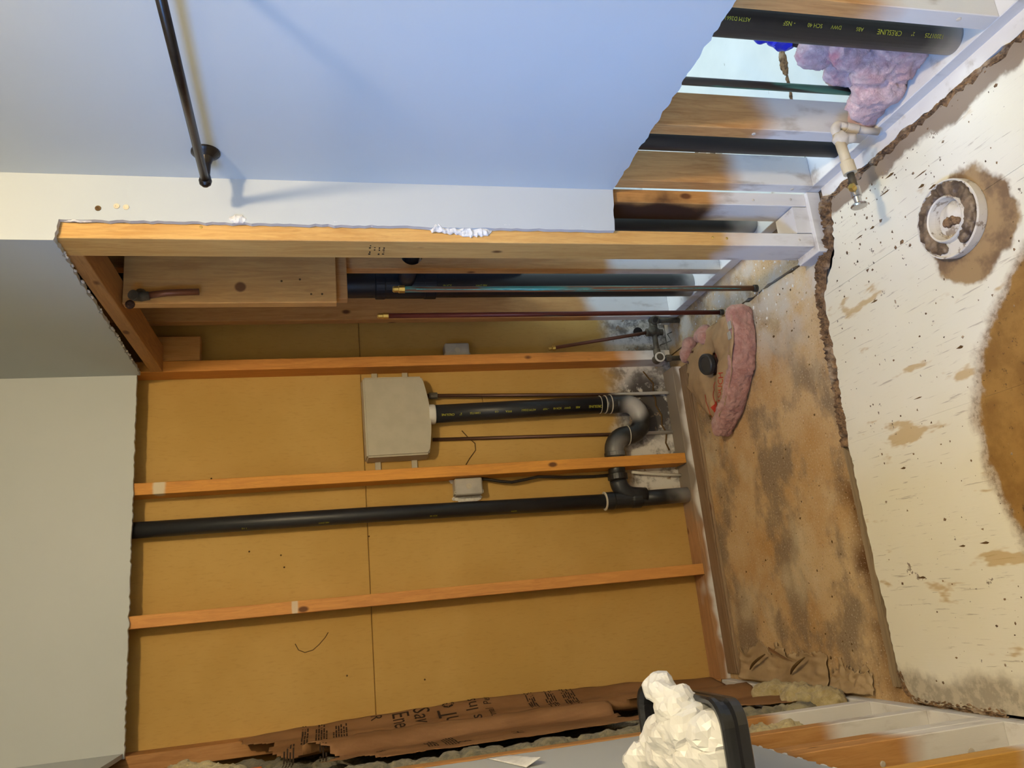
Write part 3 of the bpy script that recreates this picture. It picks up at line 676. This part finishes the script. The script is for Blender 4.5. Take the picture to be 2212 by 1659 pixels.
lathe('ear', (.016, -.5485, 1.84), (0, -1, 0), [(.012, 0), (.012, .006), (.006, .010), (0, .010)], M['rust'], sa, 12)
# main stack behind the shower end
st = thing('drain_stack', (.205, -.245, .038), 'large black drain stack with a tee, behind two copper risers', 'drain pipe')
stp = tube('pipe', [(.205, -.245, 2.43), (.205, -.245, .039)], .043, M['abs_d'], st, 32)
lathe('tee_hub', (.205, -.245, 1.17), (0, 0, -1), [(.043, 0), (.048, .002), (.048, .03), (.046, .034), (.046, .16), (.048, .164), (.048, .2), (.043, .202)], M['abs'], st, 32)
tube('branch', [(.205, -.25, 1.07), (.205, -.40, 1.07)], .0275, M['abs'], st, 20)
tube('branch', [(.205, -.40, 1.07), (.205, -.677, 1.07)], .0255, M['abs'], st, 20)
# bore the stud for the branch
bore(WRS[-.475], prof_bm((.205, -.60, 1.07), (0, 1, 0), [(.034, 0), (.034, .30)], 28))
ptext([('ABS DWV', .80), ('SCH 40', .92)], .205, -.245, .043, math.radians(248), .009, stp)

# ================================================================== TOILET WALL PLUMBING
def vpipe(x, y, r, z1, m, label, items=(), th=232, dx=0):
    t = thing('drain_pipe', (x, y, .038), label, 'drain pipe')
    q_ = tube('pipe', [(x, y, .0385), (x+dx, y, z1)], r, m, t, 28)
    for s, z, sz in items: ptext([(s, z)], x+dx*(z/z1), y, r, math.radians(th), sz, q_)
    return t
vpipe(.203, -1.532, .0335, 2.43, M['abs_d'], 'thick black pipe with yellow lettering beside the pink insulation',
      (('12001725', .085, .0115), ('2"', .155, .010), ('CRESLINE', .185, .0135), ('ABS', .275, .010), ('DWV', .325, .010), ('SCH 40', .368, .0105), ('- NSF', .428, .0115), ('ASTM D2661', .525, .010), ('PPFA', .635, .010)), 236)
vpipe(.203, -1.128, .0262, 2.43, M['abs'], 'plain black pipe standing between studs behind the angle valve')
vpipe(.205, -.705, .0262, 2.43, M['abs_s'], 'black pipe with pale dusty foot in the gap by the shower front stud')
gp = thing('water_pipe', (.215, -1.33, .1), 'dark greenish copper pipe rising out of pink insulation', 'copper pipe')
tube('pipe', [(.220, -1.325, .05), (.212, -1.333, 2.43)], .0092, M['cu_gd'], gp, 14)
tp = thing('taped_pipe', (.33, -1.33, .05), 'rusty brown pipe end wrapped in bright blue tape behind black pipe', 'pipe')
tube('pipe', [(.300, -1.375, .10), (.345, -1.335, .215), (.37, -1.32, .27)], [.021, .021, .02], M['rust'], tp, 16)
lump('blue_tape', [((.368, -1.315, .268), (.026, .03, .035)), ((.385, -1.305, .312), (.02, .026, .022))], .004, [(40, .006, True)], M['blue'], tp, False)
tube('lower_pipe', [(.300, -1.375, .10), (.30, -1.385, .0)], .023, M['rust'], tp, 16)
pk = lump('pink_insulation', [((.215, -1.44, .075), (.030, .055, .036)), ((.215, -1.41, .13), (.035, .045, .05)), ((.205, -1.36, .09), (.042, .05, .05)), ((.195, -1.31, .085), (.035, .04, .045)),
      ((.190, -1.275, .066), (.028, .020, .028)), ((.25, -1.42, .19), (.035, .04, .05)), ((.275, -1.38, .235), (.03, .035, .04)), ((.255, -1.35, .15), (.03, .035, .05)), ((.225, -1.47, .12), (.03, .022, .05))], .006,
      [(18, .012, False), (45, .008, True), (120, .003, False)], M['pink'], None, True, .0385)
tag(pk, 'tuft of pale pink fibreglass lying on the white plate between studs', 'insulation')
# angle stop
av = thing('shutoff_valve', (.14, -1.275, .07), 'cream plastic pipe with an angle stop valve sticking out over the floor', 'valve')
YV = -1.278
tube('rising_pipe', [(.148, YV, .0385), (.150, YV, .070), (.160, YV, .135)], .0085, M['cpvc_p'], av)
tube('elbow', [(.157, YV, .120), (.160, YV, .140)] + arc((.146, YV, .140), (1, 0, 0), (0, 0, 1), .0145, 0, PI*.55, 8) + [(.130, YV, .152)], .0108, M['cpvc_p'], av)
lathe('collar', (.152, YV, .094), (.15, 0, 1), [(.0085, 0), (.0115, .001), (.0115, .03), (.0105, .031)], M['cpvc_p'], av)
lump('putty', [((.122, YV, .146), (.02, .017, .018)), ((.123, YV-.006, .126), (.010, .011, .016))], .003, [(50, .003, True)], M['cpvc_p'], av)
tube('cream_pipe', [(.135, YV, .152), (.04, YV, .143)], .0118, M['cpvc'], av, 18)
lathe('cream_sleeve', (.062, YV, .145), (-1, 0, -.095), [(.0118, 0), (.0155, .001), (.0155, .03), (.013, .0305)], M['cpvc'], av)
tube('metal_stub', [(.04, YV, .143), (-.012, YV, .140)], .0082, M['oldcu'], av)
lathe('valve_body', (-.004, YV, .1405), (-1, 0, -.03), [(.009, 0), (.0115, .001), (.0115, .024), (.009, .026), (.0075, .04), (0, .04)], M['chrome'], av)
lathe('outlet_nut', (-.013, YV-.002, .142), (.15, -.55, .85), [(.0075, 0), (.0075, .010), (.0095, .012), (.0095, .02), (.006, .024), (0, .024)], M['brass'], av, 6)
lathe('handle', (-.040, YV, .1395), (-1, 0, -.03), [(.006, 0), (.008, .004), (.017, .008), (.019, .011), (.017, .014), (0, .0145)], M['chrome'], av)
# toilet flange
def flange(c, R, label, tone, rag):
    t = thing('toilet_flange', c, label, 'toilet flange')
    x, y, z = c
    lathe('rim', (x, y, z), (0, 0, 1), [(R*.93, -.012), (R, .0), (R, .020), (R*.985, .022), (R*.955, .022), (R*.945, .018), (R*.62, .017), (R*.60, .024), (R*.57, .028), (R*.535, .026), (R*.50, .012), (R*.48, -.012)], M[tone], t, 48)
    lump('stuffed_rag', [((x, y, z-.004), (R*.49, R*.49, .014)), ((x+.012, y-.006, z+.006), (.02, .018, .010))], .0035, [(40, .003, True)], M[rag], t)
    ws = []
    for k in range(43):
        a = math.radians(-150+k*7.2); rr = R*.76+.006*noise.noise((k*.9, 2, 0))
        ws.append(((x+rr*math.cos(a), y+rr*math.sin(a), z+.020), (R*.15*(1+.4*noise.noise((k*.7, 9, 1))), R*.15, .006+.004*noise.noise((k*.5, 3, 3)))))
    lump('wax_ring', ws, .003, [(60, .004, True), (150, .002, False)], M['wax'], t, True)
    lump('wax_scrap', [((x-.004, y+.002, z+.011), (.012, .018, .005)), ((x-.012, y-.012, z+.010), (.006, .014, .004))], .002, [(110, .003, True)], M['mastic'], t, False)
    return t
s_ = N('dirty brown wax'); s_.bump(s_.noise(70, (1, 1, 1), 4), .5, .002)
M['wax'] = s_.out(s_.mix(s_.ramp(s_.noise(30, (1, 1, 1), 5, .65), .38, .64), (.075, .048, .03), (.24, .165, .10)), .5, 0, .5)
s_ = N('off white flange plastic, wax stained')
M['flangew'] = s_.out(s_.mix(s_.ramp(s_.noise(34, (1, 1, 1), 5, .65), .55, .63, 0, .8), (.72, .66, .56), (.26, .18, .11)), .5, 0, .4)
flange((-.147, -1.398, .014), .085, 'round white toilet flange with brown wax on the white painted floor', 'flangew', 'flangew')
flange((.575, -.47, .001), .085, 'second toilet flange, glimpsed between studs on the bright floor beyond', 'flangew', 'flangew')

# ================================================================== ON THE SHOWER FLOOR
ip = thing('insulation_piece', (-.17, -.35, 0), 'piece of pink batt with printed brown paper facing lying on stained floor', 'insulation')
front = [(-.030, -.565), (-.085, -.568), (-.14, -.552), (-.195, -.520), (-.245, -.478), (-.29, -.428), (-.325, -.375), (-.345, -.335)]
def fr(t):
    s = t*(len(front)-1); i = min(int(s), len(front)-2); a, b_ = front[i], front[i+1]; k = s-i
    return a[0]+(b_[0]-a[0])*k, a[1]+(b_[1]-a[1])*k
balls = []
for i in range(26):
    t = i/25; x, y = fr(t); balls += [((x+.004, y+.030, zz), (.030, .026, .024*(1-.25*t**4))) for zz in (.022, .040, .056)]
lump('batt', balls, .005, [(22, .006, False), (60, .004, True), (160, .002, False)], M['pink2'], ip, True, .001)
lump('batt', [((.0, -.28, .03), (.03, .035, .03)), ((.006, -.24, .025), (.025, .03, .025)), ((-.02, -.30, .035), (.025, .03, .03))], .005, [(30, .006, False), (120, .003, True)], M['pink2'], ip, True, .001)
lump('batt', [((.012, -.13, .02), (.03, .035, .02)), ((-.02, -.11, .025), (.03, .03, .022))], .005, [(30, .006, False), (120, .003, True)], M['pink2'], ip, True, .001)
CAPC = (-.125, -.325)
back = [(.01, -.36), (-.015, -.20), (-.05, -.13), (-.133, -.098), (-.20, -.14), (-.26, -.20), (-.315, -.285)]
def bk(t):
    s = t*(len(back)-1); i = min(int(s), len(back)-2); a, b_ = back[i], back[i+1]; k = s-i
    return a[0]+(b_[0]-a[0])*k, a[1]+(b_[1]-a[1])*k
def paperpt(u, v, lift=0):
    x, y = fr(u); bx, by = bk(u)
    px, py = x+(bx-x)*v, y+.012+(by-y)*v
    z = .080*(1-.15*u**3)*(1-.62*v**1.3) + .012*noise.noise((px*14, py*14, 1)) + .010*abs(noise.noise((px*30, py*22, 4)))
    d = math.hypot(px-CAPC[0], py-CAPC[1]); z *= .55+.45*min(1, max(0, (d-.03)/.06))
    return Vector((px, py, max(.004, z)+lift))
pf = grid('paper_facing', paperpt, 46, 34, M['paper2'], ip, lambda u, v: math.hypot(paperpt(u, v).x-CAPC[0], paperpt(u, v).y-CAPC[1]) > .036 and not (u > .95 and v > .6+.2*noise.noise((v*9, u*30, 1))) and not (v > .95 and noise.noise((u*12, 3, 3)) > 0), True, .0012)
def onpaper(u0, v0, ku, kv):
    return lambda x, y: paperpt(u0+x*ku, v0+y*kv, .0022)
text('lettering', 'OFTOUCH', .024, lambda x, y: paperpt(.80-x*3.0, .13+y*3.6, .0028), M['redink'], pf)
dm = bmesh.new(); g = [[dm.verts.new(paperpt(.76+.075*(a+b_-1)*1.0, .30+.13*(b_-a), .003)) for b_ in [j/6 for j in range(7)]] for a in [i/6 for i in range(7)]]
for i in range(6):
    for j in range(6): dm.faces.new((g[i][j], g[i+1][j], g[i+1][j+1], g[i][j+1]))
obj('red_diamond', dm, M['redink'], pf)
tube('red_line', [paperpt(.30+.42*t, .42-.12*t+.05*math.sin(t*9), .003) for t in [i/40 for i in range(41)]], .0011, M['redink'], pf, 5)
tube('red_line', [paperpt(.62+.30*t, .55-.05*t, .003) for t in [i/20 for i in range(21)]], .0009, M['redink'], pf, 5)
tube('torn_edge', [paperpt(.86, .50+.1*t, .004+.006*math.sin(t*6)) for t in [i/10 for i in range(11)]] + [paperpt(.93, .66, .012)], .0022, M['tear'], ip, 6)
gc = thing('plastic_clip', (-.085, -.545, .08), 'small grey plastic clip lying on the pink batt', 'clip')
for a, b_ in ((0, 0), (.030, .012)):
    box('leaf', -.078-a, -.052-a, -.552+b_, -.532+b_, .0815, .0855, M['grey'], gc, .0018)
dc = thing('capped_drain', (*CAPC, 0), 'upright drain stub closed with a black cap, poking through brown paper', 'drain cap')
lathe('stub', (*CAPC, 0), (0, 0, 1), [(.031, 0), (.031, .060), (0, .060)], M['rust'], dc, 28)
lathe('cap', (*CAPC, .058), (-.12, -.12, 1), [(.036, 0), (.037, .003), (.037, .016), (.034, .020), (.026, .020), (.025, .017), (0, .017)], plain('black rubber cap', (.035, .036, .036), .45), dc, 32)

# ================================================================== LEFT END: batt, paper, tufts
kb = thing('kraft_batt', (-1.15, -.35, .1), 'tall brown paper faced insulation batt with printed lettering on the left', 'insulation')
def kp(u, v, lift=0):
    y = -.004-.655*u; z = .085+1.80*v
    k = math.exp(-((z-.85)/.70)**2); fz = .42+.05*math.sin(z*5)+.06*(z-.9)
    prof = [(0, .030*k), (.14, -.002), (fz-.10, -.030), (fz-.02, -.020), (fz, .010), (fz+.05, .004), (fz+.09, -.024), (.80, -.012), (1.01, -.004)]
    for (a, p), (b_, q) in zip(prof, prof[1:]):
        if a <= u <= b_: off = p+(q-p)*(.5-.5*math.cos(PI*(u-a)/(b_-a))); break
    x = XL+.006+off-.014*max(0, (z-1.45)/.4) + .007*noise.noise((y*9, z*4, 2)) + .0035*noise.noise((y*22, z*14, 5))
    return Vector((x+lift, y, z))
hole = lambda u, v: not ((u-.52)**2/.02+(v-.235)**2/.0020 < .5+.5*noise.noise((u*20, v*60, 0))) and not (u > .88+.10*noise.noise((v*14, 1, 0)) + .04*noise.noise((v*50, 2, 0))) and not (v > .86-.25*u+.05*noise.noise((u*8, 4, 0))) and not (u > .45 and v > .80+.05*noise.noise((u*12, 7, 0)))
kpf = grid('paper_facing', kp, 60, 150, M['paper'], kb, hole, True, .001)
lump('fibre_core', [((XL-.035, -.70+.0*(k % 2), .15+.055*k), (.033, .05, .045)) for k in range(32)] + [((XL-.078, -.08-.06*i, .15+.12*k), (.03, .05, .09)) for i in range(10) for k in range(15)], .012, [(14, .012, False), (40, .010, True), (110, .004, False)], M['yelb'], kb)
def ktext(s, size, y0, z0, flip=False):
    sg = -1 if flip else 1
    text('lettering', s, size, lambda x, y: kp(min(1, max(0, (-(y0+sg*x)-.004)/.655)), (z0+sg*y-.085)/1.80, .0016), M['ink'], kpf)
ktext('ainTe', .085, -.195, .975); ktext('glass', .056, -.215, .905); ktext('Ins', .056, -.072, .905); ktext('Thermal', .036, -.195, .860); ktext('Per', .036, -.055, .860)
ktext('Ene', .075, -.020, 1.170, True); ktext('Sav', .075, -.015, 1.105, True); ktext('R', .05, -.02, 1.235, True)
ktext('B', .05, -.50, 1.00); ktext('H', .045, -.50, .86); ktext('K', .11, -.235, 1.24); ktext('R-11', .035, -.50, 1.22)
def kblock(y0, z0, rows, n, wd, ht, gap):
    bm = bmesh.new()
    for r_ in range(rows):
        y = y0
        for k in range(n):
            L = wd*(.5+random.random())
            q = [kp(min(1, max(0, -(yy)-.004)/.655), (zz-.085)/1.80, .0015) for yy, zz in ((y, z0-r_*gap), (y+L, z0-r_*gap), (y+L, z0-r_*gap+ht), (y, z0-r_*gap+ht))]
            bm.faces.new([bm.verts.new(p) for p in q]); y += L+wd*.25
    o = obj('small_print', bm, M['ink'], kpf); tag(o, kind='stuff')
for y0, z0, rows in ((-.17, 1.435, 3), (-.18, 1.395, 5), (-.19, 1.345, 6), (-.18, .74, 4), (-.17, .68, 5), (-.17, .62, 6), (-.52, 1.11, 4), (-.52, 1.065, 5), (-.50, 1.38, 3), (-.50, 1.47, 4)):
    kblock(y0, z0, rows, 5, .026, .0042, .0075)
def tuft(balls, m, label, fl_=None): return tag(lump('insulation_tuft', balls, .006, [(20, .012, False), (50, .008, True), (130, .004, False)], M[m], None, True, fl_), label, 'insulation')
tuft([((XL-.005, -.55-.03*k, .085+.02*math.sin(k*1.3)), (.030, .04, .042)) for k in range(-4, 6)], 'yel', 'long tuft of yellow fibreglass on the floor plate by torn paper', .0385)
tuft([((XL-.045, -.86, .37), (.04, .045, .05)), ((XL-.04, -.90, .34), (.035, .035, .05)), ((XL-.05, -.83, .31), (.03, .03, .05))], 'yel', 'wad of yellow fibreglass stuffed between two left studs')
tuft([((XL-.01, -.38-.05*k, 1.72-.035*k), (.028, .05, .04)) for k in range(5)], 'yel', 'shaggy yellow fibreglass tuft high above the printed paper')
tag(box('plastic_scrap', XL-.004, XL+.004, -.66, -.52, 1.515, 1.545, M['orange'], None, .002), 'small orange plastic scrap by the high fibreglass tuft', 'scrap')
# torn paper flaps in the left corner of the shower floor
def flap(pts, label):
    t = tag(grid('torn_paper', lambda u, v: pts(u, v) + Vector((.004*noise.noise((u*6, v*6, 1)), 0, .006*noise.noise((u*8, v*8, 3)))), 60, 30, M['paper3'], None, lambda u, v: v < .80+.45*noise.noise((u*9, 2, len(label)))+.15*noise.noise((u*31, 2, 1)), True, .001), label, 'paper')
    return t
flap(lambda u, v: Vector((-1.158+(.12+.05*noise.noise((u*5, 1, 7)))*v, -.10-.50*u, .004+.020*(1-v)**3+.012*max(0, noise.noise((u*7, v*3, 2))))), 'large sheet of torn brown paper lying in the left corner of the shower floor')
flap(lambda u, v: Vector((-1.158+(.075+.03*noise.noise((u*6, 2, 7)))*v, -.615-.17*u, .004+.028*(1-v)**2*(1-.6*u)+.006*max(0, noise.noise((u*9, v*4, 5))))), 'torn paper flap bent against the floor plate by the white floor')
ts = thing('paper_shard', (-1.09, -.36, 0), 'pointed dark shard of paper standing up on the shower floor', 'paper')
grid('shard', lambda u, v: Vector((-1.055-.035*u+.008*(v-.5)*(1-u), -.335-.10*u-.01*v, .018+.035*math.sin(PI*min(1, .15+u*.8))*v*(1-.6*u))), 12, 6, M['paper'], ts, None, True, .001)
for y, s_len in ((-.20, .11), (-.44, .09)):
    tag(tube('paper_curl', [(-1.125+.05*t, y-s_len*t, .030+.010*math.sin(PI*t)) for t in [i/10 for i in range(11)]], [.002+.003*math.sin(PI*i/10) for i in range(11)], M['tear'], None, 6), 'dark paper curl near the back corner of the floor' if y > -.3 else 'dark paper curl beside the long yellow tuft', 'paper')

# ---------------------------------------------------------------- black wall tray with the crumpled bag
ty = thing('wall_tray', (-1.085, -1.38, .76), 'black rounded plastic tray fixed to the left wall', 'tray')
def rrect(x0, x1, y0, y1, r, n=6):
    out = []
    for cx_, cy_, a in ((x1-r, y1-r, 0), (x0+r, y1-r, PI/2), (x0+r, y0+r, PI), (x1-r, y0+r, 1.5*PI)):
        out += [(cx_+r*math.cos(a+PI/2*k/n), cy_+r*math.sin(a+PI/2*k/n)) for k in range(n+1)]
    return out
def stack(name, loops, mat, par):
    b = bmesh.new(); R = [[b.verts.new((x, y, z)) for x, y in rrect(*a, r)] for a, r, z in loops]; n = len(R[0])
    for A, B in zip(R, R[1:]):
        for k in range(n): b.faces.new((A[k], A[(k+1) % n], B[(k+1) % n], B[k])).smooth = False
    b.faces.new(R[0][::-1]); b.faces.new(R[-1]); bmesh.ops.recalc_face_normals(b, faces=b.faces)
    return obj(name, b, mat, par)
x0, x1, y0, y1 = XL+.0135, -1.008, -1.548, -1.212
def ins(d): return (x0+d*.2, x1-d, y0+d, y1-d)
stack('rim', [((ins(.010)), .03, .760), ((ins(.004)), .034, .764), ((ins(.002)), .036, .780), ((ins(.007)), .034, .783), ((ins(.007)), .034, .793), ((ins(.0)), .04, .796), ((ins(.0)), .04, .803), ((ins(.003)), .04, .806), ((ins(.009)), .036, .805), ((ins(.013)), .034, .797), ((ins(.017)), .03, .772), ((ins(.03)), .02, .770)], M['blackp'], ty)
box('clip', x0+.02, x0+.05, y1-.004, y1+.002, .785, .808, M['white'], ty, .002)
bg = lump('plastic_bag', [((-1.10, -1.36, .803), (.042, .085, .030)), ((-1.095, -1.46, .800), (.042, .055, .028)), ((-1.05, -1.44, .812), (.032, .040, .030)), ((-1.018, -1.43, .826), (.026, .036, .026)), ((-.998, -1.42, .838), (.018, .030, .022)), ((-1.12, -1.28, .822), (.026, .026, .034)), ((-1.058, -1.50, .800), (.016, .018, .030)), ((-1.07, -1.40, .830), (.020, .030, .022))], .0075,
     [(13, .010, True), (34, .009, True), (80, .003, True)], M['bag'], None, False, .7728)
tag(bg, 'crumpled white plastic bag heaped in the black wall tray', 'bag')
df = thing('drywall_flap', (XL+.013, -.95, .98), 'small white torn paper flap hanging off the left drywall edge', 'paper')
grid('flap', lambda u, v: Vector((XL+.0145+.014*u*v, -.895-.15*u, 1.035-.05*u-.05*v*(1-u*.4))), 10, 8, M['gyp'], df, None, True, .001)
# ---------------------------------------------------------------- towel bar on the blue wall
tb = thing('towel_bar', (.146, -1.09, 1.56), 'dark bronze towel bar fixed across the pale blue wall', 'towel bar')
tube('bar', [(.076, -1.092, 1.574), (.076, -1.72, 1.560)], .0088, M['bronze'], tb, 16)
for y, z in ((-1.092, 1.574), (-1.70, 1.560)):
    lathe('post', (.1458, y, z), (-1, 0, 0), [(.030, 0), (.030, .004), (.026, .008), (.016, .016), (.011, .030), (.0095, .055), (.0115, .062), (.0135, .070), (.0115, .078), (.006, .083), (0, .084)], M['bronze'], tb, 28)

# ================================================================== DEBRIS
def crumbs(name, n, region, zr, size, mat, label, seed, flat=.3):
    rnd = random.Random(seed); b = bmesh.new()
    for _ in range(n):
        x, y = region(rnd); s = size*(.4+1.2*rnd.random()**2); a = rnd.random()*6.28
        k = rnd.randint(3, 5); e = .5+rnd.random()
        base = [b.verts.new((x+s*math.cos(a+6.28*i/k)*(.6+.6*rnd.random()), y+s*e*math.sin(a+6.28*i/k)*(.6+.6*rnd.random()), zr-.0004)) for i in range(k)]
        top = b.verts.new((x, y, zr+s*flat*(.5+rnd.random())))
        for i in range(k): b.faces.new((base[i], base[(i+1) % k], top))
    bmesh.ops.recalc_face_normals(b, faces=b.faces)
    tag(obj(name, b, mat), label, 'debris', kind='stuff')
crumbs('debris', 300, lambda r: (r.uniform(-1.12, .09), r.uniform(-1.75, -.95)), .0122, .0030, M['mastic'], 'scattered brown crumbs on the white painted floor', 1)
crumbs('debris', 70, lambda r: (r.gauss(-.02, .08), -1.02-abs(r.gauss(0, .22))), .0122, .0042, M['mastic'], 'larger brown flakes along the ragged edge of the white floor', 2)
crumbs('debris', 420, lambda r: (r.uniform(-1.1, .0), r.uniform(-.86, -.10)), .0003, .003, M['paper3'], 'pale crumbs on the stained shower floor', 3)
crumbs('debris', 260, lambda r: (r.uniform(-.12, .15), r.uniform(-.86, -.12)), .0003, .004, M['gyp'], 'white plaster chips on the floor near the copper risers', 4)
crumbs('debris', 160, lambda r: (r.uniform(-1.1, .0), r.uniform(-.86, -.10)), .0003, .004, M['tear'], 'dark crumbs on the stained shower floor', 5)
# splintered paint chips along the floor grain
rnd = random.Random(12)
for k in range(14):
    x, y = rnd.uniform(-.05, .09), rnd.uniform(-1.55, -1.08)
    if k > 6: x, y = rnd.uniform(-.9, -.2), rnd.uniform(-1.35, -1.0)
    L = rnd.uniform(.015, .045); wv = rnd.uniform(.002, .006)
    pr_ = [(x, y), (x+wv*.7, y+L*.3), (x+wv*.4, y+L*.6), (x+wv*.1, y+L), (x-wv*.5, y+L*.5), (x-wv*.6, y+L*.2)]
    prism('splinter', pr_, 2, .0119, .0128, M['tear'], fl)
